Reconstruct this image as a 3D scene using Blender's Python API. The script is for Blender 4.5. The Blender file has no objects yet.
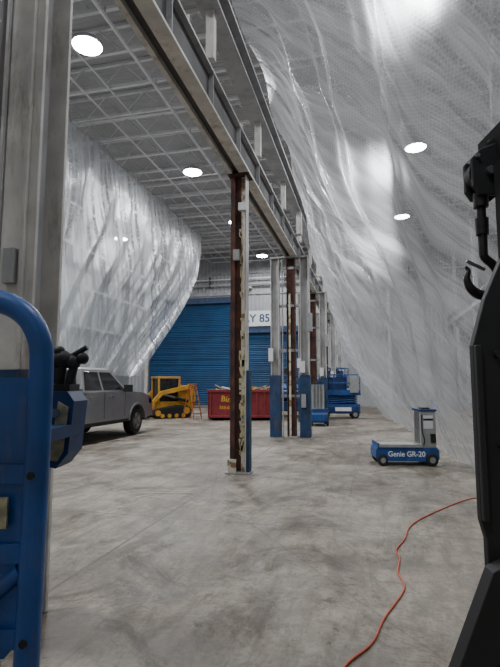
import bpy, bmesh, math, random
from mathutils import Vector, Matrix, noise
random.seed(7)
scene=bpy.context.scene

# ---------------- materials ----------------
def nodes_of(m):
    m.use_nodes=True
    nt=m.node_tree
    return nt, nt.nodes, nt.links
def mat(name,col,rough=0.5,metal=0.0,var=0.15,scale=6.0,bump=0.0,col2=None,thr=None,coat=0.0,grime=0.0):
    m=bpy.data.materials.new(name); nt,N,L=nodes_of(m)
    b=N['Principled BSDF']
    b.inputs['Roughness'].default_value=rough; b.inputs['Metallic'].default_value=metal
    if coat: b.inputs['Coat Weight'].default_value=coat
    tc=N.new('ShaderNodeTexCoord'); n=N.new('ShaderNodeTexNoise')
    n.inputs['Scale'].default_value=scale; n.inputs['Detail'].default_value=6
    L.new(tc.outputs['Object'],n.inputs['Vector'])
    r=N.new('ShaderNodeValToRGB')
    c2=col2 if col2 else tuple(c*(1-var*2) for c in col)
    a,bb=thr if thr else (0.35,0.65)
    r.color_ramp.elements[0].position=a; r.color_ramp.elements[1].position=bb
    r.color_ramp.elements[0].color=(*c2,1); r.color_ramp.elements[1].color=(*col,1)
    L.new(n.outputs['Fac'],r.inputs['Fac']); colout=r.outputs['Color']
    if grime:
        g=N.new('ShaderNodeTexNoise'); g.inputs['Scale'].default_value=2.6; g.inputs['Detail'].default_value=12; g.inputs['Roughness'].default_value=0.75
        mp=N.new('ShaderNodeMapping'); mp.inputs['Scale'].default_value=(2.5,2.5,0.6); L.new(tc.outputs['Object'],mp.inputs['Vector']); L.new(mp.outputs['Vector'],g.inputs['Vector'])
        gr=N.new('ShaderNodeValToRGB'); gr.color_ramp.elements[0].position=0.52; gr.color_ramp.elements[1].position=0.66
        gr.color_ramp.elements[0].color=(0,0,0,1); gr.color_ramp.elements[1].color=(grime,grime,grime,1)
        L.new(g.outputs['Fac'],gr.inputs['Fac'])
        x=N.new('ShaderNodeMix'); x.data_type='RGBA'; L.new(gr.outputs['Color'],x.inputs[0]); L.new(colout,x.inputs[6]); x.inputs[7].default_value=(0.18,0.12,0.08,1)
        colout=x.outputs[2]
    L.new(colout,b.inputs['Base Color'])
    if bump:
        bp=N.new('ShaderNodeBump'); bp.inputs['Strength'].default_value=bump; bp.inputs['Distance'].default_value=0.01
        L.new(n.outputs['Fac'],bp.inputs['Height']); L.new(bp.outputs['Normal'],b.inputs['Normal'])
    return m
def emis(name,col,s):
    m=bpy.data.materials.new(name); nt,N,L=nodes_of(m)
    b=N['Principled BSDF']; b.inputs['Base Color'].default_value=(*col,1)
    b.inputs['Emission Color'].default_value=(*col,1); b.inputs['Emission Strength'].default_value=s
    return m

M={}
M['white']=mat('painted_steel_white',(0.66,0.64,0.60),0.5,0,0.14,3,0.1,grime=0.6)
M['girder']=mat('painted_steel_grey',(0.42,0.42,0.43),0.5,0,0.15,2,0.1,grime=0.5)
M['girderdark']=mat('dark_shaded_steel',(0.09,0.085,0.085),0.7,0,0.15,2,0.1)  # dark steel; also carries the runway beam's web shadow as colour
M['cream']=mat('peeling_cream',(0.62,0.58,0.46),0.7,0,0.1,5,0.3,col2=(0.24,0.16,0.09),thr=(0.42,0.50))
M['rust']=mat('rusty_red_brown',(0.13,0.05,0.035),0.8,0,0.15,4,0.4,col2=(0.040,0.022,0.02))
M['yellowfoam']=mat('yellow_peel',(0.54,0.46,0.22),0.8,0,0.1,14,0.4,col2=(0.50,0.47,0.38))
M['blue']=mat('machine_blue',(0.010,0.080,0.30),0.4,0,0.2,4,0.05,grime=0.3)
M['blueguard']=mat('guard_blue',(0.012,0.052,0.14),0.55,0,0.2,5,0.1,grime=0.5)
M['bluedark']=mat('machine_blue_dark',(0.006,0.040,0.15),0.5,0,0.15,6)
M['black']=mat('black_steel',(0.009,0.009,0.010),0.65,0.0,0.2,9,0.1)
M['blackplas']=mat('black_plastic',(0.013,0.013,0.013),0.6,0,0.1)
M['rubber']=mat('rubber',(0.02,0.02,0.02),0.85,0,0.2,20,0.2)
M['steel']=mat('bare_steel',(0.30,0.30,0.31),0.35,0.9,0.1,8)
M['hooksteel']=mat('forged_hook_steel',(0.022,0.018,0.018),0.5,0.5,0.2,25,0.4)
M['silver']=mat('truck_paint_silver',(0.29,0.295,0.31),0.32,0.35,0.05,2,coat=0.6,grime=0.2)
M['glass']=mat('dark_glass',(0.012,0.015,0.018),0.08,0,0.05)
M['chrome']=mat('chrome',(0.55,0.55,0.57),0.18,1,0.03)
M['redlamp']=mat('red_lamp',(0.4,0.01,0.01),0.2)
M['orangelamp']=mat('amber_lamp',(0.8,0.25,0.02),0.2)
M['yellow']=mat('loader_yellow',(0.60,0.31,0.03),0.45,0,0.15,5,grime=0.3)
M['red']=mat('dumpster_red',(0.26,0.016,0.025),0.55,0,0.2,5,0.15,grime=0.3)
M['wood']=mat('wood',(0.42,0.28,0.15),0.7,0,0.15,8)
M['text_y']=mat('lettering_yellow',(0.75,0.42,0.04),0.5,0,0.02)
M['text_w']=mat('lettering_white',(0.85,0.85,0.85),0.5,0,0.02)
M['text_b']=mat('lettering_navy',(0.02,0.05,0.14),0.5,0,0.02)
M['signwhite']=mat('sign_white',(0.72,0.74,0.75),0.5,0,0.04)
M['greybox']=mat('cover_grey',(0.33,0.34,0.34),0.5,0,0.08,8)
M['decal']=mat('decal_cream',(0.45,0.42,0.26),0.5,0,0.25,30)
M['orange']=mat('cord_orange',(0.50,0.10,0.05),0.6,0,0.05)
M['ladder']=mat('ladder_orange',(0.45,0.12,0.04),0.5,0,0.05)
M['debris']=mat('debris',(0.32,0.27,0.2),0.9,0,0.3,12,0.3)
M['joist']=mat('joist_white',(0.74,0.75,0.77),0.5,0,0.05)
M['lamp']=mat('lamp_housing',(0.5,0.5,0.52),0.4,0.2,0.05)
M['lens']=emis('led_lens',(0.96,0.98,1.0),40)

def striped(name,colA,colB,scale,axis,rough=0.5,strength=0.6,dist=0.04):
    m=bpy.data.materials.new(name); nt,N,L=nodes_of(m); b=N['Principled BSDF']
    tc=N.new('ShaderNodeTexCoord'); w=N.new('ShaderNodeTexWave'); w.bands_direction=axis
    w.inputs['Scale'].default_value=scale; w.inputs['Distortion'].default_value=0
    L.new(tc.outputs['Object'],w.inputs['Vector'])
    n=N.new('ShaderNodeTexNoise'); n.inputs['Scale'].default_value=0.8; n.inputs['Detail'].default_value=5
    L.new(tc.outputs['Object'],n.inputs['Vector'])
    r=N.new('ShaderNodeValToRGB'); r.color_ramp.elements[0].color=(*colB,1); r.color_ramp.elements[1].color=(*colA,1)
    r.color_ramp.elements[0].position=0.3; r.color_ramp.elements[1].position=0.7
    L.new(n.outputs['Fac'],r.inputs['Fac']); L.new(r.outputs['Color'],b.inputs['Base Color'])
    bp=N.new('ShaderNodeBump'); bp.inputs['Strength'].default_value=strength; bp.inputs['Distance'].default_value=dist
    L.new(w.outputs['Fac'],bp.inputs['Height']); L.new(bp.outputs['Normal'],b.inputs['Normal'])
    b.inputs['Roughness'].default_value=rough
    return m
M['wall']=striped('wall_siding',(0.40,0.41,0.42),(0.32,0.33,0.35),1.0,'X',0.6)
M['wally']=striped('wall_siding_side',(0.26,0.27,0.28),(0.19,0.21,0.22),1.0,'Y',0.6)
M['deck']=striped('roof_deck',(0.48,0.48,0.49),(0.40,0.41,0.42),2.0,'Y',0.6)

# floor
def floor_mat():
    m=bpy.data.materials.new('concrete_floor'); nt,N,L=nodes_of(m); b=N['Principled BSDF']
    tc=N.new('ShaderNodeTexCoord')
    def nz(s,d=8,rg=0.6,dist=0,vec=None):
        n=N.new('ShaderNodeTexNoise'); n.inputs['Scale'].default_value=s; n.inputs['Detail'].default_value=d
        n.inputs['Roughness'].default_value=rg; n.inputs['Distortion'].default_value=dist
        L.new(vec if vec else tc.outputs['Object'],n.inputs['Vector']); return n
    def ramp(src,p0,c0,p1,c1):
        r=N.new('ShaderNodeValToRGB'); r.color_ramp.elements[0].position=p0; r.color_ramp.elements[1].position=p1
        r.color_ramp.elements[0].color=(*c0,1); r.color_ramp.elements[1].color=(*c1,1)
        L.new(src,r.inputs['Fac']); return r
    def mix(t,f,a,bb):
        x=N.new('ShaderNodeMix'); x.data_type='RGBA'; x.blend_type=t
        if isinstance(f,float): x.inputs[0].default_value=f
        else: L.new(f,x.inputs[0])
        L.new(a,x.inputs[6]); L.new(bb,x.inputs[7]); return x.outputs[2]
    big=nz(0.5,8,0.65,0.5); med=nz(1.9,12,0.75,0.6); fine=nz(26,8,0.75)
    base=ramp(big.outputs['Fac'],0.38,(0.225,0.190,0.150),0.60,(0.40,0.365,0.310))
    mm=ramp(med.outputs['Fac'],0.42,(0.42,0.39,0.35),0.58,(1,1,1))
    ff=ramp(fine.outputs['Fac'],0.35,(0.55,0.53,0.51),0.6,(1,1,1))
    c=mix('MULTIPLY',0.8,base.outputs['Color'],mm.outputs['Color'])
    c=mix('MULTIPLY',0.6,c,ff.outputs['Color'])
    st=nz(0.9,14,0.8,0.9)
    sr=ramp(st.outputs['Fac'],0.51,(1,1,1),0.60,(0.30,0.265,0.22))
    c=mix('MULTIPLY',0.8,c,sr.outputs['Color'])
    st2=nz(2.3,12,0.8,0.5)
    sr2=ramp(st2.outputs['Fac'],0.60,(1,1,1),0.66,(0.28,0.25,0.21))
    c=mix('MULTIPLY',0.7,c,sr2.outputs['Color'])
    sp=nz(9,5,0.7,0.4); spr=ramp(sp.outputs['Fac'],0.64,(1,1,1),0.69,(0.26,0.22,0.19)); c=mix('MULTIPLY',0.8,c,spr.outputs['Color'])
    sp3=nz(30,3,0.6); spr3=ramp(sp3.outputs['Fac'],0.70,(1,1,1),0.73,(0.3,0.27,0.24)); c=mix('MULTIPLY',0.7,c,spr3.outputs['Color'])
    du=nz(0.7,14,0.78,0.8); dr=ramp(du.outputs['Fac'],0.54,(0,0,0),0.66,(0.45,0.45,0.45))
    lt=N.new('ShaderNodeRGB'); lt.outputs[0].default_value=(0.46,0.44,0.39,1); c=mix('MIX',dr.outputs['Color'],c,lt.outputs[0])
    for rot,sc,k,p in((0.10,(1.5,0.35,1),0.5,2.0),(0.9,(1.6,0.4,1),0.35,1.5)):
        mp=N.new('ShaderNodeMapping'); mp.inputs['Scale'].default_value=sc; mp.inputs['Rotation'].default_value=(0,0,rot)
        L.new(tc.outputs['Object'],mp.inputs['Vector'])
        sn=nz(p,14,0.78,1.6,mp.outputs['Vector'])
        s2=ramp(sn.outputs['Fac'],0.42,(0.50,0.46,0.41),0.52,(1.0,1.0,1.0)); c=mix('MULTIPLY',k,c,s2.outputs['Color'])
    for cx_,cy_,per,w0 in((9.0,2.0,2.9,0.06),(-14.0,-6.0,3.7,0.06)):
        mp=N.new('ShaderNodeVectorMath'); mp.operation='DISTANCE'; mp.inputs[1].default_value=(cx_,cy_,0)
        L.new(tc.outputs['Object'],mp.inputs[0])
        q=N.new('ShaderNodeMath'); q.operation='PINGPONG'; q.inputs[1].default_value=per; L.new(mp.outputs['Value'],q.inputs[0])
        r=ramp(q.outputs[0],w0,(0.5,0.48,0.46),w0+0.05,(1,1,1))
        pr=ramp(du.outputs['Fac'],0.42,(0.0,0.0,0.0),0.58,(0.8,0.8,0.8))
        c=mix('MULTIPLY',pr.outputs['Color'],c,r.outputs['Color'])
    vo=N.new('ShaderNodeTexVoronoi'); vo.feature='DISTANCE_TO_EDGE'; vo.inputs['Scale'].default_value=0.27
    wm=N.new('ShaderNodeMix'); wm.data_type='RGBA'; wm.inputs[0].default_value=0.12
    L.new(tc.outputs['Object'],wm.inputs[6]); L.new(med.outputs['Color'],wm.inputs[7]); L.new(wm.outputs[2],vo.inputs['Vector'])
    cr=ramp(vo.outputs['Distance'],0.0015,(0.45,0.42,0.4),0.004,(1,1,1)); c=mix('MULTIPLY',0.5,c,cr.outputs['Color'])
    sep=N.new('ShaderNodeSeparateXYZ'); L.new(tc.outputs['Object'],sep.inputs[0])
    def joint(out,off,per,w):
        a=N.new('ShaderNodeMath'); a.operation='ADD'; a.inputs[1].default_value=off+per*50+per/2; L.new(out,a.inputs[0])
        q=N.new('ShaderNodeMath'); q.operation='MODULO'; q.inputs[1].default_value=per; L.new(a.outputs[0],q.inputs[0])
        s=N.new('ShaderNodeMath'); s.operation='SUBTRACT'; s.inputs[1].default_value=per/2; L.new(q.outputs[0],s.inputs[0])
        ab=N.new('ShaderNodeMath'); ab.operation='ABSOLUTE'; L.new(s.outputs[0],ab.inputs[0])
        l=N.new('ShaderNodeMath'); l.operation='LESS_THAN'; l.inputs[1].default_value=w; L.new(ab.outputs[0],l.inputs[0])
        return l.outputs[0]
    j1=joint(sep.outputs[0],2.45,9.2,0.016); j2=joint(sep.outputs[1],-5.6,12.3,0.010)
    mx=N.new('ShaderNodeMath'); mx.operation='MAXIMUM'; L.new(j1,mx.inputs[0]); L.new(j2,mx.inputs[1])
    k=N.new('ShaderNodeMath'); k.operation='MULTIPLY'; k.inputs[1].default_value=0.7; L.new(mx.outputs[0],k.inputs[0])
    rgb=N.new('ShaderNodeRGB'); rgb.outputs[0].default_value=(0.07,0.06,0.05,1)
    c=mix('MIX',k.outputs[0],c,rgb.outputs[0])
    L.new(c,b.inputs['Base Color'])
    rr=N.new('ShaderNodeMapRange'); rr.inputs['From Min'].default_value=0.35; rr.inputs['From Max'].default_value=0.65
    rr.inputs['To Min'].default_value=0.40; rr.inputs['To Max'].default_value=0.8
    L.new(med.outputs['Fac'],rr.inputs[0]); L.new(rr.outputs[0],b.inputs['Roughness'])
    bp=N.new('ShaderNodeBump'); bp.inputs['Strength'].default_value=0.25; bp.inputs['Distance'].default_value=0.01
    L.new(fine.outputs['Fac'],bp.inputs['Height']); L.new(bp.outputs['Normal'],b.inputs['Normal'])
    return m
M['floor']=floor_mat()

def plastic_mat(name,transp,refr,tint,rot,bs=1.0):
    m=bpy.data.materials.new(name); nt,N,L=nodes_of(m)
    N.remove(N['Principled BSDF']); out=[n for n in N if n.type=='OUTPUT_MATERIAL'][0]
    uv=N.new('ShaderNodeUVMap')
    hs=[]
    for ang in (0.95,-0.95):
        mp=N.new('ShaderNodeMapping'); mp.inputs['Rotation'].default_value=(0,0,ang); L.new(uv.outputs[0],mp.inputs[0])
        w=N.new('ShaderNodeTexWave'); w.inputs['Scale'].default_value=8.0; w.inputs['Distortion'].default_value=0.4
        w.inputs['Detail'].default_value=1
        L.new(mp.outputs[0],w.inputs['Vector']); hs.append(w)
    ad=N.new('ShaderNodeMath'); ad.operation='MAXIMUM'; L.new(hs[0].outputs['Fac'],ad.inputs[0]); L.new(hs[1].outputs['Fac'],ad.inputs[1])
    def streak(sc,rot,p,dist,det=4,rg=0.5):
        mp=N.new('ShaderNodeMapping'); mp.inputs['Scale'].default_value=sc; mp.inputs['Rotation'].default_value=(0,0,rot)
        L.new(uv.outputs[0],mp.inputs[0])
        n=N.new('ShaderNodeTexNoise'); n.inputs['Scale'].default_value=p; n.inputs['Detail'].default_value=det; n.inputs['Roughness'].default_value=rg
        n.inputs['Distortion'].default_value=dist; L.new(mp.outputs[0],n.inputs['Vector']); return n
    n=streak((3.0,0.16,1),rot,1.3,0.35,5,0.55); n2=streak((9.0,0.5,1),-rot*0.6,1.6,0.6,4,0.6)
    b1=N.new('ShaderNodeBump'); b1.inputs['Strength'].default_value=0.12; b1.inputs['Distance'].default_value=0.010
    L.new(ad.outputs[0],b1.inputs['Height'])
    b2=N.new('ShaderNodeBump'); b2.inputs['Strength'].default_value=1.0; b2.inputs['Distance'].default_value=0.26*bs
    L.new(n.outputs['Fac'],b2.inputs['Height']); L.new(b1.outputs['Normal'],b2.inputs['Normal'])
    b3=N.new('ShaderNodeBump'); b3.inputs['Strength'].default_value=1.0; b3.inputs['Distance'].default_value=0.045*bs
    L.new(n2.outputs['Fac'],b3.inputs['Height']); L.new(b2.outputs['Normal'],b3.inputs['Normal'])
    nr=b3.outputs['Normal']
    tl=N.new('ShaderNodeBsdfTranslucent'); tl.inputs['Color'].default_value=(*tint,1); L.new(nr,tl.inputs['Normal'])
    df=N.new('ShaderNodeBsdfDiffuse'); df.inputs['Color'].default_value=(*tint,1); L.new(nr,df.inputs['Normal'])
    gl=N.new('ShaderNodeBsdfGlossy'); gl.inputs['Roughness'].default_value=0.22; gl.inputs['Color'].default_value=(0.95,0.96,0.98,1); L.new(nr,gl.inputs['Normal'])
    tr=N.new('ShaderNodeBsdfTransparent'); tr.inputs['Color'].default_value=(0.96,0.97,0.98,1)
    rf=N.new('ShaderNodeBsdfRefraction'); rf.inputs['IOR'].default_value=1.12; rf.inputs['Roughness'].default_value=0.62; rf.inputs['Color'].default_value=(0.9,0.91,0.93,1)
    L.new(b1.outputs['Normal'],rf.inputs['Normal'])
    def mx(f,a,b):
        x=N.new('ShaderNodeMixShader')
        if isinstance(f,float): x.inputs[0].default_value=f
        else: L.new(f,x.inputs[0])
        L.new(a,x.inputs[1]); L.new(b,x.inputs[2]); return x.outputs[0]
    s=mx(0.45,tl.outputs[0],df.outputs[0])
    s=mx(0.26,s,gl.outputs[0])
    s=mx(refr,s,rf.outputs[0])
    mr=N.new('ShaderNodeMapRange'); mr.inputs['From Min'].default_value=0.36; mr.inputs['From Max'].default_value=0.62
    mr.inputs['To Min'].default_value=transp*1.35; mr.inputs['To Max'].default_value=transp*0.55
    L.new(n.outputs['Fac'],mr.inputs[0])
    th=N.new('ShaderNodeMapRange'); th.inputs['From Min'].default_value=0.6; th.inputs['From Max'].default_value=1.0
    th.inputs['To Min'].default_value=1.0; th.inputs['To Max'].default_value=0.80
    L.new(ad.outputs[0],th.inputs[0])
    mu=N.new('ShaderNodeMath'); mu.operation='MULTIPLY'; L.new(mr.outputs[0],mu.inputs[0]); L.new(th.outputs[0],mu.inputs[1])
    s=mx(mu.outputs[0],s,tr.outputs[0])
    L.new(s,out.inputs['Surface'])
    return m
M['plasR']=plastic_mat('reinforced_poly_right',0.54,0.16,(0.64,0.65,0.67),0.45,1.1)
M['plasL']=plastic_mat('reinforced_poly_left',0.60,0.14,(0.62,0.64,0.67),0.12,0.8)

# ---------------- mesh builder ----------------
class MB:
    def __init__(s): s.bm=bmesh.new(); s.mats=[]; s.T=Matrix.Identity(4)
    def mi(s,m):
        m=M[m]
        if m not in s.mats: s.mats.append(m)
        return s.mats.index(m)
    def add(s,vs,fs,m,smooth=False):
        k=s.mi(m); bv=[s.bm.verts.new(s.T@Vector(v)) for v in vs]
        for f in fs:
            try:
                fc=s.bm.faces.new([bv[i] for i in f]); fc.material_index=k; fc.smooth=smooth
            except ValueError: pass
    def box(s,c,d,m,rot=None):
        x,y,z=[k/2 for k in d]; R=rot if rot else Matrix.Identity(3); c=Vector(c)
        vs=[c+R@Vector((a*x,b*y,e*z)) for a in(-1,1) for b in(-1,1) for e in(-1,1)]
        s.add(vs,[(0,1,3,2),(4,6,7,5),(0,4,5,1),(2,3,7,6),(0,2,6,4),(1,5,7,3)],m)
    def bx(s,x0,x1,y0,y1,z0,z1,m): s.box(((x0+x1)/2,(y0+y1)/2,(z0+z1)/2),(abs(x1-x0),abs(y1-y0),abs(z1-z0)),m)
    def loft(s,q1,q2,m):
        n=len(q1); fs=[tuple(range(n)),tuple(range(2*n-1,n-1,-1))]+[(i,(i+1)%n,n+(i+1)%n,n+i) for i in range(n)]
        s.add(list(q1)+list(q2),fs,m)
    def prism(s,pts,ax,a,b,m):
        def P(p,t): return {'y':(p[0],t,p[1]),'x':(t,p[0],p[1]),'z':(p[0],p[1],t)}[ax]
        s.loft([P(p,a) for p in pts],[P(p,b) for p in pts],m)
    def cyl(s,p1,p2,r1,m,r2=None,n=14,caps=True,smooth=True):
        p1=Vector(p1);p2=Vector(p2); r2=r1 if r2 is None else r2
        d=(p2-p1).normalized(); u=d.orthogonal().normalized(); v=d.cross(u)
        vs=[]
        for p,r in((p1,r1),(p2,r2)):
            for i in range(n):
                t=2*math.pi*i/n+math.pi/n; vs.append(p+(u*math.cos(t)+v*math.sin(t))*r)
        s.add(vs,[(i,(i+1)%n,n+(i+1)%n,n+i) for i in range(n)],m,smooth)
        if caps:
            s.add(vs[:n],[tuple(range(n))],m); s.add(vs[n:],[tuple(range(n))],m)
    def tube(s,path,r,m,n=12,sub=6,smoothpath=True):
        P=[Vector(p) for p in path]; R=r if isinstance(r,(list,tuple)) else [r]*len(P)
        if smoothpath and len(P)>2:
            Q=[];RR=[]
            for i in range(len(P)-1):
                a=P[max(i-1,0)];b=P[i];c=P[i+1];d=P[min(i+2,len(P)-1)]
                for k in range(sub):
                    t=k/sub
                    Q.append(0.5*((2*b)+(c-a)*t+(2*a-5*b+4*c-d)*t*t+(3*b-a-3*c+d)*t**3)); RR.append(R[i]+(R[i+1]-R[i])*t)
            Q.append(P[-1]);RR.append(R[-1]); P,R=Q,RR
        vs=[];u=None
        for i,p in enumerate(P):
            d=(P[min(i+1,len(P)-1)]-P[max(i-1,0)]).normalized()
            u=d.orthogonal().normalized() if u is None else (u-d*u.dot(d)).normalized()
            v=d.cross(u)
            for k in range(n):
                t=2*math.pi*k/n; vs.append(p+(u*math.cos(t)+v*math.sin(t))*R[i])
        fs=[(i*n+k,i*n+(k+1)%n,(i+1)*n+(k+1)%n,(i+1)*n+k) for i in range(len(P)-1) for k in range(n)]
        s.add(vs,fs,m,True); s.add(vs[:n],[tuple(range(n))],m); s.add(vs[-n:],[tuple(range(n))],m)
    def lathe(s,c,axis,prof,m,n=28):
        c=Vector(c);d=Vector(axis).normalized();u=d.orthogonal().normalized();v=d.cross(u);vs=[]
        for o,r in prof:
            for k in range(n):
                t=2*math.pi*k/n; vs.append(c+d*o+(u*math.cos(t)+v*math.sin(t))*max(r,0.0005))
        s.add(vs,[(i*n+k,i*n+(k+1)%n,(i+1)*n+(k+1)%n,(i+1)*n+k) for i in range(len(prof)-1) for k in range(n)],m,True)
    def wheel(s,c,r,w,rim=0.6,rimmat='steel',axis=(0,1,0)):
        h=w/2
        s.lathe(c,axis,[(-h,r*rim),(-h*1.0,r*0.85),(-h*0.8,r*0.97),(-h*0.4,r),(h*0.4,r),(h*0.8,r*0.97),(h,r*0.85),(h,r*rim)],'rubber')
        for sg in(-1,1):
            s.lathe(c,axis,[(sg*h,r*rim),(sg*h*0.75,r*rim*0.92),(sg*h*0.55,r*0.25),(sg*h*0.8,r*0.2),(sg*h*0.85,0)],rimmat)
            a=Vector(axis);u=a.orthogonal().normalized();v=a.cross(u);cc=Vector(c)
            for k in range(6):
                t=k*math.pi/3;e=u*math.cos(t)+v*math.sin(t)
                s.cyl(cc+a*sg*h*0.7+e*r*0.15,cc+a*sg*h*0.82+e*r*rim*0.95,r*0.07,rimmat,n=6)
    def done(s,name,loc=(0,0,0),rz=0,bevel=0,normals=True):
        if normals: bmesh.ops.recalc_face_normals(s.bm,faces=s.bm.faces[:])
        me=bpy.data.meshes.new(name); s.bm.to_mesh(me); s.bm.free()
        for m in s.mats: me.materials.append(m)
        o=bpy.data.objects.new(name,me); scene.collection.objects.link(o); o.location=loc; o.rotation_euler=(0,0,rz)
        if bevel:
            b=o.modifiers.new('bevel','BEVEL'); b.width=bevel; b.segments=2; b.limit_method='ANGLE'; b.angle_limit=math.radians(40)
        return o
def text(body,parent,name,loc,rot,size,m,ext=0.004,bold=0.0):
    c=bpy.data.curves.new(name,'FONT'); c.body=body; c.size=size; c.extrude=ext; c.align_x='CENTER'; c.align_y='CENTER'; c.offset=bold
    o=bpy.data.objects.new(name,c); scene.collection.objects.link(o); o.data.materials.append(M[m]); o.location=loc; o.rotation_euler=rot; o.parent=parent
    return o
def interp(x,tab):
    if x<=tab[0][0]: return tab[0][1]
    for (a,fa),(c,fc) in zip(tab,tab[1:]):
        if x<=c:
            t=(x-a)/(c-a); return fa+(fc-fa)*t
    return tab[-1][1]

# ---------------- room shell ----------------
XL,XR,YB,YF,H=-19.0,9.5,-5.0,36.0,12.0
b=MB(); b.bx(XL,XR,YB,YF,-0.2,0,'floor'); b.done('floor')
b=MB(); b.bx(XL,XR,YB,YF,H,H+0.2,'deck'); b.done('ceiling')
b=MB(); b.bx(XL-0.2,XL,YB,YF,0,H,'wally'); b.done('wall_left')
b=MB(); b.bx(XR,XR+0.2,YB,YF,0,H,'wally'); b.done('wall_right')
b=MB(); b.bx(XL,XR,YB-0.2,YB,0,H,'wall'); b.done('wall_back')
b=MB(); b.bx(XL,XR,YF,YF+0.25,0,H,'wall'); b.done('wall_far')
b=MB()
b.bx(XL,XR,YF-0.12,YF,8.55,8.8,'girder'); b.bx(XL,XR,YF-0.12,YF,10.2,10.35,'girder')
b.done('trim_1')
b=MB()
for x in (-17.35,-10.05,-3.6,1.5): b.bx(x-0.13,x+0.13,YF-0.3,YF,0,8.5,'white')
b.done('trim_2')
b=MB()
b.cyl((XL+0.2,YF-0.35,9.3),(XR-0.2,YF-0.35,9.3),0.09,'girder'); b.cyl((XL+0.2,YF-0.4,9.75),(XR-0.2,YF-0.4,9.75),0.05,'joist')
for x in range(-18,9,3): b.bx(x-0.04,x+0.04,YF-0.45,YF-0.15,9.15,10.0,'girderdark')
b.bx(-9.7,-8.6,YF-0.5,YF-0.15,8.95,9.15,'girder'); b.cyl((-12.5,YF-0.35,9.3),(-12.5,YF-0.35,8.9),0.05,'girder')
b.done('wall_pipes')
M['door']=striped('rollup_door_blue',(0.012,0.080,0.20),(0.007,0.050,0.14),2.2,'Z',0.5,0.9,0.06)
def rolldoor(name,x0,x1,top):
    b=MB()
    n=int(top/0.42)
    for i in range(n):
        z0=i*top/n
        b.bx(x0,x1,YF-0.14,YF-0.06,z0+0.012,z0+top/n-0.012,'door')
    b.bx(x0,x1,YF-0.10,YF-0.03,0,top,'bluedark')
    b.bx(x0-0.12,x0,YF-0.22,YF-0.03,0,top+0.1,'blueguard'); b.bx(x1,x1+0.12,YF-0.22,YF-0.03,0,top+0.1,'blueguard')
    b.bx(x0-0.12,x1+0.12,YF-0.5,YF-0.03,top,top+0.45,'blueguard')
    b.done(name)
rolldoor('door_1',-17.0,-10.35,7.9)
rolldoor('door_2',-9.5,-4.0,5.5)
b=MB(); b.bx(-9.6,-6.75,YF-0.62,YF-0.55,5.98,7.15,'signwhite'); b.bx(-9.6,-9.5,YF-0.55,YF-0.02,5.98,7.15,'girder'); b.bx(-6.85,-6.75,YF-0.55,YF-0.02,5.98,7.15,'girder')
sg=b.done('bay_number_sign'); text('BAY 85',sg,'lettering',(-8.42,YF-0.63,6.55),(math.pi/2,0,0),0.84,'text_b',0.01,0.012)

# ---------------- ceiling joists ----------------
b=MB(); y=1.2
while y<35.6:
    for zz,t in((H-0.06,0.10),(H-0.85,0.09)): b.bx(XL+0.05,XR-0.05,y-0.05,y+0.05,zz-t/2,zz+t/2,'joist')
    x=XL+0.3;up=True
    while x<XR-1.0:
        z1,z2=(H-0.83,H-0.08) if up else (H-0.08,H-0.83)
        b.cyl((x,y,z1),(x+0.75,y,z2),0.022,'joist',n=4,caps=False,smooth=False); x+=0.75;up=not up
    y+=1.5
for x in (-16,-13.2,-10.4,-7.9,-4.8,-0.8,2.8,5.6): b.bx(x-0.025,x+0.025,0.5,35.7,H-0.93,H-0.895,'joist')
b.done('ceiling_joists')
b=MB()
b.bx(-5.55,-5.25,-4.9,35.7,H-1.05,H-0.97,'joist')
b.cyl((-11.5,0,H-1.15),(-11.5,35.3,H-1.15),0.07,'girder'); b.cyl((-6.2,0,H-1.2),(-6.2,35.3,H-1.2),0.05,'joist')
b.cyl((-8.6,3,H-1.12),(-8.6,35.3,H-1.12),0.035,'joist')
for yy in range(4,35,5): b.cyl((-11.5,yy+.4,H-1.15),(-6.2,yy+.4,H-1.2),0.03,'joist',n=8)
for yy in range(1,35,3):
    b.cyl((-11.5,yy,H-1.1),(-11.5,yy,H-0.94),0.015,'girder',n=6); b.cyl((-6.2,yy,H-1.2),(-6.2,yy,H-0.94),0.015,'girder',n=6)
b.done('ceiling_pipes')

# ---------------- high bay lamps ----------------
def highbay(x,y,P=900,z=10.74):
    b=MB()
    b.lathe((0,0,0),(0,0,1),[(0.0,0.0),(0.0,0.40),(0.03,0.42),(0.08,0.42),(0.12,0.30),(0.22,0.16),(0.25,0.15),(0.25,0.0)],'lamp',32)
    b.lathe((0,0,0),(0,0,1),[(-0.05,0.0),(-0.045,0.2),(-0.03,0.34),(-0.002,0.395)],'lens',32)  # lens built oversize so its shape stands in for lamp bloom
    for k in range(12):
        t=k*math.pi/6; b.box((0.2*math.cos(t),0.2*math.sin(t),0.16),(0.12,0.012,0.1),'lamp',Matrix.Rotation(t,3,'Z'))
    b.cyl((0,0,0.25),(0,0,11.068-z),0.012,'black',n=6)
    o=b.done('high_bay_lamp',(x,y,z))
    l=bpy.data.lights.new('led_source','AREA'); l.shape='DISK'; l.size=0.7; l.energy=P; l.color=(0.96,0.98,1.0)
    lo=bpy.data.objects.new('led_source',l); scene.collection.objects.link(lo); lo.location=(0,0,-0.06); lo.parent=o
for x,y,P in [(-7.2,10.8,560),(-7.2,18.9,560),(-7.1,25.6,540),(-7.2,2.7,460),(2.0,10.8,380),(2.0,18.9,760),(2.0,26.9,640),(2.0,2.7,480),
            (-15,10.8,480),(-15,18.9,480),(-15,26.9,460),(-7.2,33,240),(-2.6,-3.2,460)]: highbay(x,y,P)  # last entry is an added fill, unseen behind camera, lighting the near column's face

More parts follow.
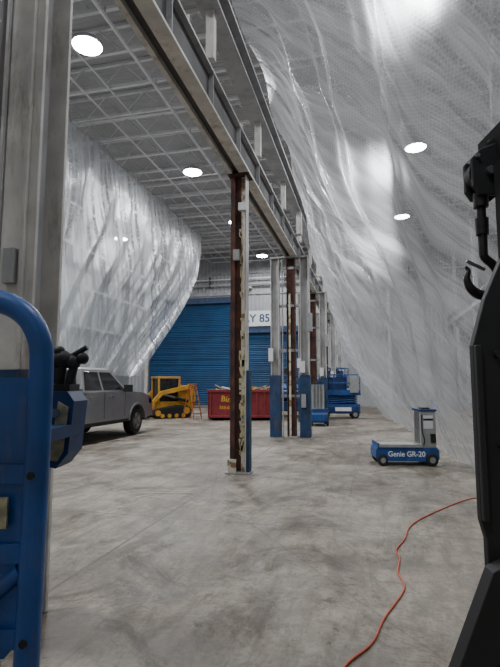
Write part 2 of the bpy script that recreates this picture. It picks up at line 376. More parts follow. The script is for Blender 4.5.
# ---------------- crane girder line ----------------
b=MB(); gx=-2.3
b.bx(gx-0.20,gx-0.13,-4.9,35.9,5.6,5.70,'white'); b.bx(gx-0.13,gx+0.0,-4.9,35.9,5.68,5.70,'girderdark'); b.bx(gx+0.0,gx+0.20,-4.9,35.9,5.6,5.64,'white')  # dark strip between the flanges is web shadow put into the colour
b.bx(gx-0.13,gx-0.11,-4.9,35.9,5.70,6.16,'girderdark'); b.bx(gx+0.085,gx+0.115,-4.9,35.9,5.64,6.16,'girderdark')
b.bx(gx-0.20,gx+0.20,-4.9,35.9,6.16,6.20,'girder'); b.bx(gx-0.04,gx+0.04,-4.9,35.9,6.20,6.29,'girderdark')
y=0.2
while y<35.5:
    b.bx(gx+0.11,gx+0.19,y-0.008,y+0.008,5.64,6.16,'girder'); y+=1.54
b.done('crane_runway_beam')
b=MB(); ux=-2.12
b.bx(ux-0.16,ux+0.16,-4.9,35.9,7.05,7.09,'girder'); b.bx(ux-0.02,ux+0.02,-4.9,35.9,7.09,7.50,'girderdark'); b.bx(ux-0.16,ux+0.16,-4.9,35.9,7.5,7.54,'girder')
b.bx(gx-0.3,gx-0.22,-4.9,35.9,6.36,6.50,'white')
y=0.05
while y<35.5:
    b.bx(gx-0.26,gx-0.14,y-0.05,y+0.05,6.30,7.05,'white'); b.bx(ux-0.06,ux+0.06,y-0.06,y+0.06,6.3,7.05,'white'); y+=3.1
for y in (14.8,20.95,27.1,33.2): b.bx(-2.10,-1.94,y-0.12,y+0.12,6.3,7.05,'white')
b.done('upper_girder')

def hcol(b,x,y,z0,z1,w,d,m1,m2,t=0.02):
    b.bx(x-w/2,x-w/2+t,y-d/2,y+d/2,z0,z1,m1); b.bx(x+w/2-t,x+w/2,y-d/2,y+d/2,z0,z1,m1)
    b.bx(x-w/2+t,x+w/2-t,y-t/2,y+t/2,z0,z1,m2)
b=MB(); cx,cy=-2.3,8.65
b.bx(cx-0.17,cx-0.15,cy-0.11,cy+0.11,0.02,5.56,'rust'); b.bx(cx-0.15,cx+0.02,cy-0.012,cy+0.012,0.02,5.56,'rust')
b.bx(cx+0.02,cx+0.11,cy-0.03,cy+0.012,0.02,5.56,'cream'); b.bx(cx+0.11,cx+0.13,cy-0.11,cy+0.11,0.02,5.56,'white')
b.bx(cx-0.15,cx-0.08,cy-0.11,cy-0.10,0.02,5.56,'rust')
for i in range(40):
    z=0.35+random.random()**1.2*4.2
    b.box((cx+random.uniform(0.0,0.07),cy-0.035,z),(random.uniform(.02,.06),0.012,random.uniform(.04,.22)),'yellowfoam',Matrix.Rotation(random.uniform(-.25,.25),3,'Y'))
b.bx(cx-0.24,cx+0.2,cy-0.18,cy+0.18,0,0.03,'girder')
b.bx(cx-0.2,cx-0.04,cy-0.16,cy-0.13,0.03,0.26,'cream')
b.bx(cx+0.13,cx+0.19,cy-0.09,cy+0.09,0.03,1.85,'blueguard')
b.bx(cx-0.22,cx+0.20,cy-0.16,cy+0.16,5.56,5.6,'rust')
b.bx(cx+0.0,cx+0.14,cy-0.2,cy-0.11,4.85,5.0,'signwhite'); b.bx(cx-0.1,cx+0.02,cy-0.2,cy-0.11,3.9,4.1,'greybox')
b.cyl((cx+0.10,cy-0.14,4.9),(cx+0.10,cy-0.14,3.0),0.015,'white',n=8)
b.done('steel_column',bevel=0.004)
def col_group(y,first=False):
    b=MB()
    hcol(b,-2.3,y,0.02,5.55,0.26,0.24,'rust','rust')
    if first: b.bx(-2.36,-2.30,y-0.14,y-0.12,0.02,4.4,'cream')
    for x in (-2.80,-1.88):
        hcol(b,x,y,0.02,5.55,0.26,0.26,'white','girder')
        b.bx(x-0.16,x+0.16,y-0.16,y-0.13,0,1.87,'blueguard'); b.bx(x-0.16,x+0.16,y+0.13,y+0.16,0,1.87,'blueguard')
        b.bx(x-0.16,x-0.13,y-0.13,y+0.13,0,1.87,'blueguard'); b.bx(x+0.13,x+0.16,y-0.13,y+0.13,0,1.87,'blueguard')
    for z in (1.2,2.6,4.0,5.2): b.bx(-2.7,-2.0,y-0.05,y+0.05,z,z+0.08,'girder')
    b.bx(-2.5,-2.1,y-0.2,y+0.2,0,0.03,'girder'); b.bx(-2.95,-1.75,y-0.15,y+0.15,5.55,5.6,'girder')
    b.bx(-1.78,-1.62,y-0.3,y-0.16,3.2,3.75,'greybox'); b.bx(-2.98,-2.84,y-0.25,y-0.16,2.3,2.7,'signwhite')
    b.bx(-2.02,-1.86,y-0.22,y-0.16,1.95,2.3,'signwhite'); b.bx(-1.98,-1.84,y-0.24,y-0.16,0.9,1.3,'greybox')
    b.cyl((-1.7,y-0.2,3.7),(-1.7,y-0.2,5.55),0.02,'white',n=8); b.cyl((-2.55,y-0.15,0.0),(-2.55,y-0.15,5.5),0.02,'girder',n=8)
    b.done('steel_column')
for i,y in enumerate((14.8,20.95,27.1,33.2)): col_group(y,i==0)
# near column at left
b=MB(); cx,cy=-2.42,3.0
b.bx(cx-0.17,cx+0.17,cy-0.16,cy-0.13,0,5.56,'white'); b.bx(cx-0.17,cx+0.17,cy+0.13,cy+0.16,0,5.56,'white'); b.bx(cx-0.012,cx+0.012,cy-0.13,cy+0.13,0,5.56,'girder')
b.bx(cx-0.175,cx+0.175,cy-0.172,cy-0.161,0,1.7,'blueguard')
b.bx(cx-0.32,cx-0.19,cy-0.3,cy-0.1,0,5.56,'girder')
b.cyl((cx-0.40,cy-0.22,0),(cx-0.40,cy-0.22,5.56),0.035,'white',n=10)
b.bx(cx-0.05,cx+0.04,cy-0.21,cy-0.16,2.3,2.55,'girder'); b.bx(cx+0.07,cx+0.10,cy-0.19,cy-0.16,1.7,5.56,'white'); b.bx(cx-0.13,cx-0.11,cy-0.18,cy-0.16,1.7,5.56,'girder')
b.bx(cx-0.3,cx+0.3,cy-0.2,cy+0.18,5.56,5.6,'girder')
b.done('steel_column',bevel=0.004)
# opposite steel frames standing behind the sheets
b=MB()
for y in (3,8.65,14.8,20.95,27.1,33.2):
    hcol(b,5.6,y,0,5.6,0.3,0.3,'girder','girder'); b.bx(5.4,5.8,y-0.2,y+0.2,0,0.03,'girder')
b.bx(5.4,5.8,-4.9,35.9,5.6,5.66,'girder'); b.bx(5.58,5.62,-4.9,35.9,5.66,6.2,'girder'); b.bx(5.4,5.8,-4.9,35.9,6.2,6.24,'girder')
for y in (3,8.65,14.8,20.95,27.1,33.2): b.bx(5.5,5.7,y-0.1,y+0.1,6.24,11.0,'girder')
b.done('runway_frame')
LR=[(0,27.6),(0.15,27.4),(0.35,26.4),(0.5,25.0),(0.75,22.2),(1.0,19.4)]
b=MB()
for z in (2.3,3.9,5.5,7.1,8.7,10.2):
    ye=interp((11.05-z)/9.1,LR)-0.4; b.bx(-11.25,-11.15,8,ye,z-0.06,z+0.06,'girder')
for y in (8,11,14,17):
    b.bx(-11.3,-11.1,y-0.1,y+0.1,0,10.9,'girder')
for y,z0 in ((20,3.9),(23,5.5),(26,8.7)): b.bx(-11.3,-11.1,y-0.1,y+0.1,z0-0.1,11.0,'girder')
b.done('partition_framing')

# ---------------- plastic sheeting ----------------
def grid_obj(name,fn,nu,nv,m,uvs=(1,1)):
    bm=bmesh.new(); uvl=bm.loops.layers.uv.new('UVMap'); V=[[None]*(nv+1) for _ in range(nu+1)]; UVs={}
    for i in range(nu+1):
        for j in range(nv+1):
            p,q=fn(i/nu,j/nv); v=bm.verts.new(p); V[i][j]=v; UVs[v]=q
    for i in range(nu):
        for j in range(nv):
            f=bm.faces.new((V[i][j],V[i+1][j],V[i+1][j+1],V[i][j+1])); f.smooth=True
            for l in f.loops: l[uvl].uv=UVs[l.vert]
    me=bpy.data.meshes.new(name); bm.to_mesh(me); bm.free(); me.materials.append(m)
    o=bpy.data.objects.new(name,me); scene.collection.objects.link(o); return o
def ridge(v): 
    t=abs(noise.noise(v))*1.6
    return 1-2*math.sqrt(t*t+0.006)
def right_fn(a,s):
    Y=1.0+a*30.0
    xb=interp(Y,[(1,3.6),(4,3.0),(7,2.3),(10,1.9),(15.7,1.5),(24,0.8),(31,0.65)])
    p=interp(Y,[(1,0.55),(5,0.65),(9,0.85),(14,1.15),(20,1.5),(31,1.7)])
    X=-1.88+(xb+1.88)*s**p; Z=7.52*(1-s)
    env=math.sin(math.pi*min(1,s*1.0))
    env2=min(1,s*6)*min(1,(1-s)*6)
    d=0.5*env*noise.noise(Vector((Y*0.22+s*1.3,s*1.6,3.1)))
    ph=Y*1.0-s*8.5
    d+=0.15*env2*ridge(Vector((ph*0.62,s*0.7,7.7)))+0.045*env2*ridge(Vector((ph*1.9+s,s*0.9,1.7)))
    ph2=Y*0.8+s*5
    d+=0.06*env2*ridge(Vector((ph2*0.9,s*0.8,17.7)))
    low=max(0,(s-0.5)/0.5)
    d+=0.10*low*min(1,(1-s)*25)*ridge(Vector((Y*1.7+s*1.5,s*1.5,27.7)))
    d+=0.06*math.sin(Y*2*math.pi/3.1)*max(0,1-s*4)
    X-=d*0.9; Z-=d*0.9*min(1,(1-s)*3)
    Z=max(Z,0.004); X=max(X,-1.93+0.02)
    if s>0.97: X+=0.22*noise.noise(Vector((Y*1.5,9,2)))*(s-0.97)/0.03
    return Vector((X,Y,Z)),(Y,s*9.0)
grid_obj('plastic_sheet_curtain',right_fn,420,130,M['plasR'])
def left_fn(a,s):
    Yr=interp(s,LR)
    Yl=7.5
    Y=Yl+(Yr-Yl)*a
    Z=11.05-s*9.1-0.30*abs(math.sin(a*math.pi*7))**0.7*(1-s)**3
    X=-9.9+0.35*math.sin(math.pi*s)
    env=min(1,s*4)
    ph=a*26
    d=0.13*env*ridge(Vector((ph*0.42+s*0.9,s*0.5,4.4)))+0.04*env*ridge(Vector((ph*1.2+s,s*0.7,8.8)))+0.4*noise.noise(Vector((a*3,s*1.2,1.1)))*env
    X+=d
    Y+=0.25*env*noise.noise(Vector((s*3,a*5,3.3)))
    Z+=0.12*noise.noise(Vector((ph,0,5)))*s
    return Vector((X,Y,Z)),(Y,s*9.0)
grid_obj('plastic_sheet_curtain',left_fn,260,90,M['plasL'])

# ---------------- pickup truck ----------------
def arc(cx,cz,r,a0,a1,n=10): return [(cx+r*math.cos(math.radians(a0+(a1-a0)*i/n)),cz+r*math.sin(math.radians(a0+(a1-a0)*i/n))) for i in range(n+1)]
b=MB(); W=0.99
fx,rx,wz=1.88,-1.82,0.41
low=[(-0.95,0.52)]+[(1.36,0.48)]+arc(fx,wz,0.50,172,8)+[(2.72,0.50),(2.86,0.55),(2.88,0.95),(2.80,1.12),(2.2,1.24),(1.35,1.30),(-0.95,1.30)]
b.prism(low,'y',-W,W,'silver')
side=[(-2.88,0.62)]+[(-2.40,0.60)]+arc(rx,wz,0.50,160,10)+[(-0.97,0.52),(-0.97,1.34),(-2.90,1.34)]
for sgn in(-1,1): b.prism(side,'y',sgn*W,sgn*(W-0.12),'silver'); b.bx(-2.9,-0.97,sgn*W,sgn*(W-0.14),1.34,1.37,'blackplas')
b.bx(-2.88,-0.97,-W+0.1,W-0.1,0.68,0.74,'blackplas'); b.bx(-2.92,-2.84,-W+0.02,W-0.02,0.64,1.33,'silver'); b.bx(-1.03,-0.96,-W+0.05,W-0.05,0.7,1.34,'silver')
b.bx(-2.94,-2.92,-0.12,0.12,1.15,1.24,'blackplas')
q1=[(-0.93,-0.94,1.29),(1.38,-0.94,1.29),(1.38,0.94,1.29),(-0.93,0.94,1.29)]
q2=[(-0.72,-0.74,1.88),(0.62,-0.74,1.88),(0.62,0.74,1.88),(-0.72,0.74,1.88)]
b.loft(q1,q2,'silver')
q3=[(-0.60,-0.64,1.93),(0.50,-0.64,1.93),(0.50,0.64,1.93),(-0.60,0.64,1.93)]
b.loft(q2,q3,'silver')
def quadon(pa,pb,pc,pd,m,off):
    a,bb,c,d=[Vector(p) for p in (pa,pb,pc,pd)]; n=(bb-a).cross(d-a).normalized()*off
    b.loft([a,bb,c,d],[a+n,bb+n,c+n,d+n],m)
for sg in(-1,1):
    def sp(x,t): return (x,sg*(0.94-0.20*t),1.29+0.59*t)
    o=0.012*(1 if sg<0 else -1)
    quadon(sp(-0.80,0.08),sp(-0.02,0.08),sp(-0.02,0.88),sp(-0.63,0.88),'glass',o)
    quadon(sp(0.08,0.08),sp(1.18,0.08),sp(0.60,0.88),sp(0.08,0.88),'glass',o)
    for x in(-0.88,0.03,1.12): b.bx(x-0.008,x+0.008,sg*(W-0.002),sg*(W+0.004),0.60,1.29,'blackplas')
    for x in(-0.68,0.25): b.bx(x,x+0.2,sg*W,sg*(W+0.035),1.13,1.17,'chrome')
    b.bx(-0.9,1.3,sg*(W-0.02),sg*(W+0.03),0.44,0.52,'blackplas')
    b.box((1.08,sg*1.10,1.38),(0.12,0.22,0.20),'blackplas'); b.cyl((1.08,sg*0.93,1.32),(1.08,sg*1.05,1.34),0.025,'blackplas')
    for wx in(fx,rx):
        pts=arc(wx,wz,0.545,175,5,14); pin=arc(wx,wz,0.49,175,5,14)
        for i in range(14):
            b.loft([(pts[i][0],sg*(W-0.02),pts[i][1]),(pts[i+1][0],sg*(W-0.02),pts[i+1][1]),(pin[i+1][0],sg*(W-0.02),pin[i+1][1]),(pin[i][0],sg*(W-0.02),pin[i][1])],
                   [(pts[i][0],sg*(W+0.025),pts[i][1]),(pts[i+1][0],sg*(W+0.025),pts[i+1][1]),(pin[i+1][0],sg*(W+0.025),pin[i+1][1]),(pin[i][0],sg*(W+0.025),pin[i][1])],'silver')
        b.wheel((wx,sg*0.84,0.405),0.40,0.27,0.62,'steel')
    b.box((-2.90,sg*0.90,1.08),(0.06,0.16,0.42),'redlamp'); b.box((2.80,sg*0.80,0.98),(0.12,0.34,0.2),'chrome'); b.box((2.72,sg*0.96,0.98),(0.16,0.06,0.16),'orangelamp')
quadon((-0.935+0.02,-0.78,1.34),(-0.915,0.78,1.34),(-0.75,0.62,1.84),(-0.75,-0.62,1.84),'glass',-0.02)
quadon((1.36,-0.85,1.33),(1.36,0.85,1.33),(0.68,0.68,1.85),(0.68,-0.68,1.85),'glass',0.03)
b.bx(2.84,2.93,-0.62,0.62,0.72,1.06,'blackplas'); b.bx(2.86,3.0,-0.98,0.98,0.5,0.68,'chrome'); b.bx(-3.04,-2.92,-0.95,0.95,0.5,0.66,'chrome')
b.bx(-2.6,2.6,-0.6,0.6,0.36,0.55,'blackplas'); b.cyl((fx,-0.8,0.405),(fx,0.8,0.405),0.06,'blackplas'); b.cyl((rx,-0.8,0.405),(rx,0.8,0.405),0.08,'blackplas')
b.prism(arc(fx,wz,0.49,180,0),'y',-0.6,0.6,'blackplas')
b.cyl((-2.2,-0.3,0.9),(-1.7,0.4,1.3),0.12,'black'); b.bx(-2.6,-1.8,-0.6,-0.1,0.76,1.25,'greybox')
tk=b.done('pickup_truck',(-8.3,12.3,0),math.pi/2,0.018); tk.scale=(1.09,1.07,1.07)

# ---------------- compact track loader ----------------
b=MB()
for sg in(-1,1):
    y0,y1=sg*0.55,sg*0.92
    outer=[(-0.95,0.10),(-0.75,0.0),(0.70,0.0),(0.92,0.12),(0.98,0.30),(0.85,0.44),(-0.35,0.62),(-0.85,0.56),(-1.02,0.34)]
    b.prism(outer,'y',y0,y1,'rubber')
    inner=[(x*0.88,0.06+z*0.82) for x,z in outer]; b.prism(inner,'y',sg*0.60,sg*0.935,'black')
    for k in range(4): b.cyl((-0.55+k*0.36,sg*0.6,0.13),(-0.55+k*0.36,sg*0.95,0.13),0.10,'yellow')
    b.cyl((-0.72,sg*0.6,0.36),(-0.72,sg*0.95,0.36),0.17,'yellow'); b.cyl((0.75,sg*0.6,0.27),(0.75,sg*0.95,0.27),0.14,'yellow')
    for i in range(len(outer)):
        a=Vector((outer[i][0],0,outer[i][1]));c=Vector((outer[(i+1)%len(outer)][0],0,outer[(i+1)%len(outer)][1]));n=max(1,int((c-a).length/0.13))
        for k in range(n):
            p=a.lerp(c,(k+.5)/n)
            if p.z>0.03: b.box((p.x,sg*0.735,p.z),(0.05,0.37,0.05),'rubber')
    b.prism([(-1.25,1.45),(-1.05,1.65),(0.55,1.30),(1.05,0.75),(1.25,0.30),(1.12,0.26),(0.90,0.68),(0.45,1.12),(-1.0,1.42)],'y',sg*0.60,sg*0.72,'yellow')
    b.prism([(-1.30,0.75),(-1.05,0.75),(-0.95,1.6),(-1.25,1.6)],'y',sg*0.56,sg*0.72,'yellow')
    b.cyl((-0.9,sg*0.67,0.8),(0.4,sg*0.67,1.15),0.05,'steel'); b.cyl((-0.9,sg*0.67,0.8),(-0.2,sg*0.67,0.99),0.075,'black')
b.bx(-1.2,0.75,-0.55,0.55,0.28,0.80,'yellow'); b.prism([(-1.35,0.45),(-1.3,1.25),(-1.1,1.42),(-0.55,1.42),(-0.55,0.45)],'y',-0.54,0.54,'yellow')
b.bx(-1.37,-1.33,-0.4,0.4,0.6,1.05,'black')
for k in range(5): b.bx(-1.39,-1.36,-0.38,0.38,0.63+k*0.08,0.66+k*0.08,'greybox')
for sx in((-0.5,-0.42),(0.55,0.66)):
    for sg in(-1,1): b.cyl((sx[0],sg*0.48,0.8),(sx[1]-0.1,sg*0.46,1.98),0.05,'yellow')
b.bx(-0.56,0.62,-0.52,0.52,1.93,2.03,'yellow'); b.bx(-0.48,0.55,-0.47,0.47,0.8,1.0,'black')
b.bx(-0.42,0.5,-0.455,-0.445,1.0,1.9,'glass'); b.bx(-0.42,0.5,0.445,0.455,1.0,1.9,'glass'); b.bx(-0.46,-0.44,-0.44,0.44,1.3,1.9,'glass'); b.bx(0.50,0.52,-0.42,0.42,1.0,1.9,'glass')
b.bx(-0.3,0.1,-0.25,0.25,1.0,1.12,'black'); b.bx(-0.35,-0.25,-0.25,0.25,1.1,1.7,'black')
b.prism([(1.15,0.05),(1.85,0.03),(1.85,0.06),(1.25,0.12),(1.18,0.35),(1.30,0.62),(1.22,0.66),(1.10,0.38)],'y',-0.95,0.95,'black')
for sg in(-1,1): b.prism([(1.15,0.05),(1.80,0.04),(1.30,0.62),(1.12,0.38)],'y',sg*0.93,sg*0.96,'black')
lo=b.done('compact_track_loader',(-9.6,22.0,0),math.radians(180+45),0.012); lo.scale=(0.97,0.97,0.97)

# ---------------- roll-off dumpster ----------------
b=MB(); L2,Wd,Hh=1.50,1.0,1.3
for sg in(-1,1):
    b.prism([(-L2,0.15),(L2,0.15),(L2,Hh),(-L2,Hh)],'y',sg*Wd,sg*(Wd-0.05),'red')
    for k in range(9):
        x=-L2+0.12+k*(2*L2-0.24)/8
        if k in(0,4,5,6,7,8) or sg>0: b.bx(x-0.04,x+0.04,sg*Wd,sg*(Wd+0.07),0.15,Hh-0.05,'red')
    b.bx(-L2-0.05,L2+0.05,sg*(Wd-0.06),sg*(Wd+0.09),Hh-0.06,Hh+0.05,'red'); b.bx(-L2,L2,sg*(Wd-0.02),sg*(Wd+0.08),0.12,0.22,'red')
    for x in(-1.2,1.2): b.cyl((x,sg*0.7-0.06,0.1),(x,sg*0.7+0.06,0.1),0.10,'black')
    b.bx(-L2,L2,sg*0.5-0.05,sg*0.5+0.05,0.04,0.16,'black')
for sx in(-1,1):
    b.bx(sx*L2,sx*(L2-0.05),-Wd,Wd,0.15,Hh,'red'); b.bx(sx*(L2-0.06),sx*(L2+0.08),-Wd,Wd,Hh-0.06,Hh+0.05,'red')
b.bx(-L2,L2,-Wd,Wd,0.15,0.2,'red')
for i in range(56):
    R=Matrix.Rotation(random.uniform(-.5,.5),3,'Y')@Matrix.Rotation(random.uniform(-3,3),3,'Z')
    b.box((random.uniform(-1.2,1.2),random.uniform(-.7,.7),random.uniform(1.05,1.45)),(random.uniform(.3,.9),random.uniform(.05,.3),random.uniform(.02,.12)),random.choice(['debris','wood','yellow','signwhite']),R)
b.bx(-L2+0.06,L2-0.06,-Wd+0.06,Wd-0.06,0.2,1.05,'debris')
d=b.done('roll_off_dumpster',(-5.75,21.9,0),math.radians(13.8),0.01)
text('Bins',d,'lettering',(-0.62,-Wd-0.01,0.92),(math.pi/2,0.12,0),0.36,'text_y',0.003,0.006)
text('555-0185',d,'lettering',(-0.62,-Wd-0.01,0.56),(math.pi/2,0.0,0),0.19,'text_y',0.003,0.002)
b=MB()
for sg in(-1,1):
    b.cyl((sg*0.24,-0.38,0),(sg*0.16,0,1.6),0.028,'ladder',n=8); b.cyl((sg*0.24,0.42,0),(sg*0.16,0.04,1.6),0.022,'ladder',n=8)
for k in range(1,6):
    t=k/6; b.box((0,-0.38*(1-t),1.6*t),(0.48-0.16*t,0.08,0.025),'steel')
for k in(1,3): t=k/5; b.cyl((-0.24+0.08*t,0.42-0.38*t,1.6*t),(0.24-0.08*t,0.42-0.38*t,1.6*t),0.014,'steel',n=6)
b.box((0,0.02,1.61),(0.38,0.16,0.04),'ladder')
b.done('step_ladder',(-7.85,21.0,0),math.radians(60))

# ---------------- scissor lift beyond columns ----------------
b=MB()
b.bx(-0.92,0.92,-0.38,0.38,0.22,0.66,'blue'); b.bx(-0.85,0.85,-0.42,-0.38,0.3,0.55,'bluedark')
for x in(-0.68,0.68):
    for sg in(-1,1): b.wheel((x,sg*0.36,0.19),0.19,0.12,0.55,'greybox')
for k in range(4):
    z=0.70+k*0.10
    for sg in(-1,1):
        b.cyl((-0.8,sg*0.3,z),(0.8,sg*0.3,z+0.08),0.028,'blue',n=6); b.cyl((-0.8,sg*0.24,z+0.08),(0.8,sg*0.24,z),0.028,'blue',n=6)
b.bx(-0.7,0.7,-0.2,0.2,0.66,1.05,'black')
b.bx(-0.95,0.95,-0.4,0.4,1.08,1.18,'blue')
for sg in(-1,1):
    for z in(1.65,2.05): b.cyl((-0.92,sg*0.38,z),(0.92,sg*0.38,z),0.022,'blue',n=8)
    for x in(-0.92,-0.3,0.3,0.92): b.cyl((x,sg*0.38,1.16),(x,sg*0.38,2.05),0.022,'blue',n=8)
    b.bx(-0.92,0.92,sg*0.39,sg*0.375,1.16,1.32,'blue')
for sx in(-0.92,0.92):
    for z in(1.65,2.05): b.cyl((sx,-0.38,z),(sx,0.38,z),0.022,'blue',n=8)
b.bx(0.45,0.85,-0.46,-0.3,1.2,1.95,'greybox'); b.bx(-0.5,0.3,-0.3,0.3,1.18,1.92,'bluedark'); b.bx(-0.88,-0.55,-0.3,0.1,1.18,2.0,'black')
b.bx(-0.25,0.5,-0.43,-0.42,0.34,0.52,'text_w')
sl=b.done('scissor_lift',(-1.38,23.6,0),math.radians(10),0.006)
s2=bpy.data.objects.new('scissor_lift',sl.data); scene.collection.objects.link(s2); s2.location=(-1.9,30.0,0); s2.rotation_euler=(0,0,math.radians(75)); s2.scale=(1.1,1.1,1.25)
b=MB()
b.bx(-0.95,0.95,-0.5,0.5,0.35,0.75,'blue')
for x in(-0.7,0.7):
    for sg in(-1,1): b.wheel((x,sg*0.6,0.34),0.34,0.24,0.55,'signwhite')
    b.cyl((x,-0.5,0.34),(x,0.5,0.34),0.06,'black')
b.cyl((0,0,0.75),(0,0,0.9),0.35,'black',n=20)
b.prism([(-1.1,0.9),(0.5,0.9),(0.5,1.4),(-0.2,1.6),(-1.1,1.5)],'y',-0.55,-0.15,'blue'); b.prism([(-1.1,0.9),(0.5,0.9),(0.5,1.4),(-0.2,1.6),(-1.1,1.5)],'y',0.15,0.55,'blue')
b.box((-0.1,0,1.75),(1.9,0.16,0.18),'greybox',Matrix.Rotation(-0.06,3,'Y')); b.box((0.0,0,2.0),(2.0,0.14,0.16),'blue',Matrix.Rotation(0.05,3,'Y'))
b.box((1.0,0,1.65),(0.14,0.14,0.75),'blue'); b.bx(0.95,1.75,-0.5,0.5,1.25,1.3,'greybox')
for x in(1.0,1.72):
    for y in(-.48,.48): b.cyl((x,y,1.3),(x,y,2.3),0.02,'bluedark',n=8)
for z in(1.8,2.3):
    b.cyl((1.0,-.48,z),(1.72,-.48,z),0.02,'bluedark',n=8); b.cyl((1.0,.48,z),(1.72,.48,z),0.02,'bluedark',n=8); b.cyl((1.72,-.48,z),(1.72,.48,z),0.02,'bluedark',n=8)
b.bx(1.55,1.75,-0.3,0.3,2.1,2.35,'black')
b.done('articulating_boom_lift',(-3.9,24.3,0),math.radians(-80),0.006)
b=MB()
b.bx(-0.3,0.3,-0.25,0.25,0.12,0.95,'greybox'); b.bx(-0.33,0.33,-0.28,0.28,0.95,1.0,'black'); b.bx(-0.22,0.22,-0.262,-0.25,0.5,0.85,'black')
for x in(-.22,.22):
    for y in(-.18,.18): b.wheel((x,y,0.06),0.06,0.04,0.5)
b.bx(-0.26,0.26,-0.26,-0.25,0.2,0.45,'signwhite'); b.tube([(-.3,-.25,.95),(-.3,-.35,1.05),(.3,-.35,1.05),(.3,-.25,.95)],0.015,'black')
b.done('equipment_cart',(-2.2,22.3,0),math.radians(14),0.006)

# ---------------- vertical mast lift (small, blue) ----------------
b=MB()
ch=[(-0.66,0.14),(-0.60,0.09),(0.60,0.09),(0.66,0.14),(0.66,0.30),(0.62,0.35),(-0.62,0.35),(-0.66,0.30)]
b.prism(ch,'y',-0.30,0.30,'blue')
for sg in(-1,1):
    b.wheel((0.50,sg*0.31,0.125),0.125,0.09,0.5,'greybox'); b.wheel((-0.52,sg*0.30,0.11),0.11,0.08,0.5,'greybox')
b.bx(-0.60,0.30,-0.33,0.33,0.36,0.39,'greybox'); b.bx(-0.62,-0.59,-0.34,0.34,0.36,0.44,'blue')
b.bx(-0.60,0.30,-0.345,-0.33,0.36,0.42,'greybox')
b.bx(0.30,0.62,-0.26,0.26,0.35,1.06,'greybox'); b.bx(0.28,0.64,-0.28,0.28,1.06,1.10,'bluedark')
for k in range(3): b.bx(0.27+0.02,0.30,-0.18+k*0.13,-0.10+k*0.13,0.42,1.04,'steel')
b.bx(0.36,0.56,-0.268,-0.26,0.72,0.98,'signwhite'); b.bx(0.36,0.56,-0.272,-0.268,0.88,0.92,'black')
b.bx(0.5,0.60,-0.29,-0.26,0.45,0.62,'black'); b.tube([(0.33,-0.27,1.0),(0.32,-0.30,0.7),(0.36,-0.31,0.5),(0.34,-0.29,0.40)],0.012,'black')
b.bx(0.35,0.52,-0.20,0.0,1.10,1.13,'black')
vm=b.done('vertical_mast_lift',(0.66,10.45,0),math.radians(13.8-4),0.01); vm.scale=(0.93,1,1)
text('Genie GR-20',vm,'decal_lettering',(-0.02,-0.303,0.225),(math.pi/2,0,0),0.145,'text_w',0.002,0.002)
v2=bpy.data.objects.new('vertical_mast_lift',vm.data); scene.collection.objects.link(v2); v2.location=(-1.95,19.3,0); v2.rotation_euler=(0,0,math.radians(100)); v2.scale=(1,1,1.5)
bv=v2.modifiers.new('bevel','BEVEL'); bv.width=0.01; bv.segments=2; bv.limit_method='ANGLE'

# ---------------- extension cord ----------------
b=MB()
cord=[(2.1,7.75,0.009),(1.75,7.7,0.009),(1.30,7.42,0.009),(0.69,6.47,0.009),(0.42,5.9,0.009),(0.32,5.4,0.009),(0.22,5.05,0.009),(0.235,4.79,0.009),(0.20,4.45,0.009),(0.23,4.13,0.009),(0.065,3.6,0.009),(-0.02,3.25,0.009),(-0.17,2.96,0.009),(-0.24,2.6,0.009),(-0.3,2.0,0.009)]
b.tube(cord,0.0075,'orange',8,10)
b.done('extension_cord')

# ---------------- blue lift guard rail frame at left (near) ----------------
PH=math.radians(13.77)
b=MB()
b.tube([(-1.35,1.5,1.875),(-0.95,1.5,1.875),(-0.80,1.5,1.862),(-0.71,1.5,1.82),(-0.660,1.5,1.745),(-0.648,1.5,1.65),(-0.648,1.5,1.4),(-0.652,1.5,0.9),(-0.66,1.5,0.10)],0.036,'blue',18,6)
b.tube([(-1.35,1.62,1.62),(-0.95,1.62,1.62),(-0.88,1.62,1.60),(-0.85,1.62,1.54),(-0.845,1.62,1.4),(-0.845,1.62,0.1)],0.026,'bluedark',16,6)
b.prism([(-0.78,1.62),(-0.67,1.62),(-0.67,0.86),(-0.72,0.80),(-0.78,0.80)],'y',1.50,1.515,'blue')
for z in(1.33,1.10,0.86,0.45):
    b.bx(-1.35,-0.66,1.485,1.53,z-0.028,z+0.028,'blue')
b.cyl((-1.3,1.5,0.5),(-0.68,1.5,1.05),0.024,'blue')
b.bx(-1.35,-0.6,1.40,1.66,0.05,0.12,'bluedark')
for x in(-1.3,-0.68): b.wheel((x,1.5,0.10),0.10,0.06,0.5)
b.box((-0.745,1.478,1.22),(0.05,0.01,0.09),'decal')
for z in(1.33,0.86): b.cyl((-0.65,1.467,z),(-0.65,1.459,z),0.012,'black',n=8)
b.bx(-0.70,-0.62,1.52,1.78,1.42,1.46,'bluedark')
b.prism([(-0.765,1.33),(-0.67,1.31),(-0.63,1.36),(-0.615,1.54),(-0.64,1.575),(-0.765,1.575)],'y',1.70,1.84,'bluedark')
b.bx(-0.755,-0.71,1.69,1.70,1.36,1.52,'blue'); b.prism([(-0.695,1.34),(-0.665,1.335),(-0.645,1.37),(-0.633,1.52),(-0.668,1.54)],'y',1.692,1.70,'decal'); b.cyl((-0.675,1.685,1.50),(-0.675,1.70,1.50),0.016,'steel')
b.bx(-0.75,-0.64,1.72,1.82,1.575,1.60,'black')
b.cyl((-0.70,1.77,1.60),(-0.695,1.77,1.66),0.022,'black'); b.cyl((-0.66,1.77,1.60),(-0.645,1.77,1.67),0.016,'black')
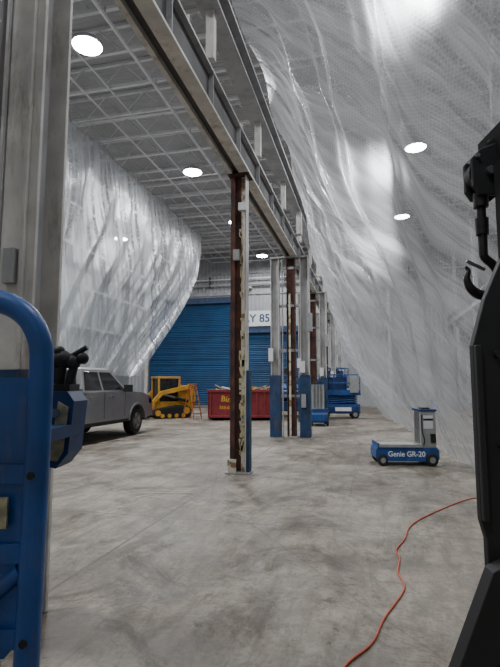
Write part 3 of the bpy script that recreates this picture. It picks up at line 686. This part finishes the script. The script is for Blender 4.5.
for k,(x,z,r) in enumerate([(-0.72,1.68,.03),(-0.685,1.69,.034),(-0.65,1.68,.028),(-0.615,1.695,.022),(-0.70,1.72,.02)]):
    b.lathe((x,1.77,z),(0.3,0,1),[(-r,0),(-r*.8,r*.7),(-r*.3,r),(r*.3,r),(r*.8,r*.6),(r,0)],'black',12)
b.cyl((-0.66,1.77,1.70),(-0.60,1.77,1.735),0.010,'black'); b.cyl((-0.74,1.77,1.66),(-0.80,1.77,1.60),0.012,'black')
b.tube([(-0.80,1.77,1.60),(-0.84,1.75,1.45),(-0.80,1.70,1.25),(-0.83,1.66,1.0),(-0.80,1.64,0.6)],0.010,'blackplas',8)
b.done('aerial_lift_platform_frame',(0,0,0),PH,0.004)

# ---------------- black hoist machine + hook at right ----------------
b=MB()
b.prism([(0.768,0.12),(0.768,1.10),(0.752,1.16),(0.752,1.73),(0.80,1.89),(0.865,2.03),(0.93,2.08),(1.15,2.08),(1.15,0.12)],'y',1.62,1.65,'black')
b.bx(1.0,1.15,1.65,1.9,0.12,2.5,'black')
b.bx(0.90,1.10,1.58,1.62,0.4,1.5,'blackplas'); b.bx(0.752,0.772,1.60,1.62,1.16,1.73,'blackplas')
for z in(0.6,1.0,1.4,1.7): b.cyl((0.83,1.60,z),(0.83,1.62,z),0.014,'blackplas',n=6)
b.prism([(0.84,1.06),(0.755,1.02),(0.60,0.66),(0.34,0.06),(0.45,0.06),(0.68,0.60),(0.84,0.92)],'y',1.56,1.62,'black')
b.bx(0.30,1.3,1.45,1.75,0.0,0.08,'black'); b.bx(1.0,1.15,0.9,2.6,0.0,0.1,'black')
b.bx(1.03,1.15,1.75,2.08,2.50,2.68,'black')
b.prism([(1.15,2.70),(1.00,2.62),(1.00,2.52),(1.15,2.50)],'y',1.94,2.0,'black')
pl=[(0.925,2.42),(0.925,2.54),(0.965,2.58),(1.04,2.61),(1.08,2.58),(1.08,2.42),(1.03,2.38),(0.95,2.38)]
b.prism(pl,'y',1.92,1.94,'black'); b.prism(pl,'y',1.99,2.01,'black')
b.cyl((0.995,1.94,2.48),(0.995,1.99,2.48),0.075,'hooksteel',n=20); b.cyl((0.995,1.90,2.48),(0.995,2.03,2.48),0.018,'steel',n=10)
b.cyl((0.945,1.905,2.545),(0.945,2.02,2.545),0.009,'steel',n=8)
hx,hy=0.972,1.96
b.cyl((hx,hy,2.40),(hx,hy,2.34),0.030,'hooksteel',n=12); b.cyl((hx,hy,2.34),(hx,hy,2.29),0.019,'hooksteel',n=10)
b.cyl((hx,hy,2.29),(hx,hy,2.22),0.028,'hooksteel',n=10,r2=0.026); b.cyl((hx,hy,2.22),(hx,hy,2.13),0.019,'hooksteel',r2=0.017)
hk=[(0,0,2.16),(0.004,0,2.125),(0.038,0,2.092),(0.062,0,2.05),(0.056,0,2.0),(0.022,0,1.968),(-0.022,0,1.966),(-0.060,0,1.994),(-0.074,0,2.035),(-0.066,0,2.068),(-0.078,0,2.085)]
b.tube([(hx+x,hy,z) for x,y,z in hk],[.016,.017,.018,.020,.021,.022,.021,.018,.013,.009,.005],'hooksteel',14,6)
b.box((hx-0.035,hy,2.09),(0.085,0.012,0.014),'steel',Matrix.Rotation(0.45,3,'Y'))
b.done('shop_crane_with_hook',(0,0,0),PH,0.004)

# ---------------- world & camera ----------------
w=bpy.data.worlds.new('World'); scene.world=w; w.use_nodes=True
w.node_tree.nodes['Background'].inputs[0].default_value=(0.7,0.75,0.8,1); w.node_tree.nodes['Background'].inputs[1].default_value=0.3
cam=bpy.data.cameras.new('camera'); co=bpy.data.objects.new('camera',cam); scene.collection.objects.link(co)
co.location=(0,0,1.6); co.rotation_euler=(math.radians(96.0),0,PH)
cam.sensor_fit='VERTICAL'; cam.sensor_height=36; cam.lens=26.0; cam.clip_start=0.05
scene.camera=co
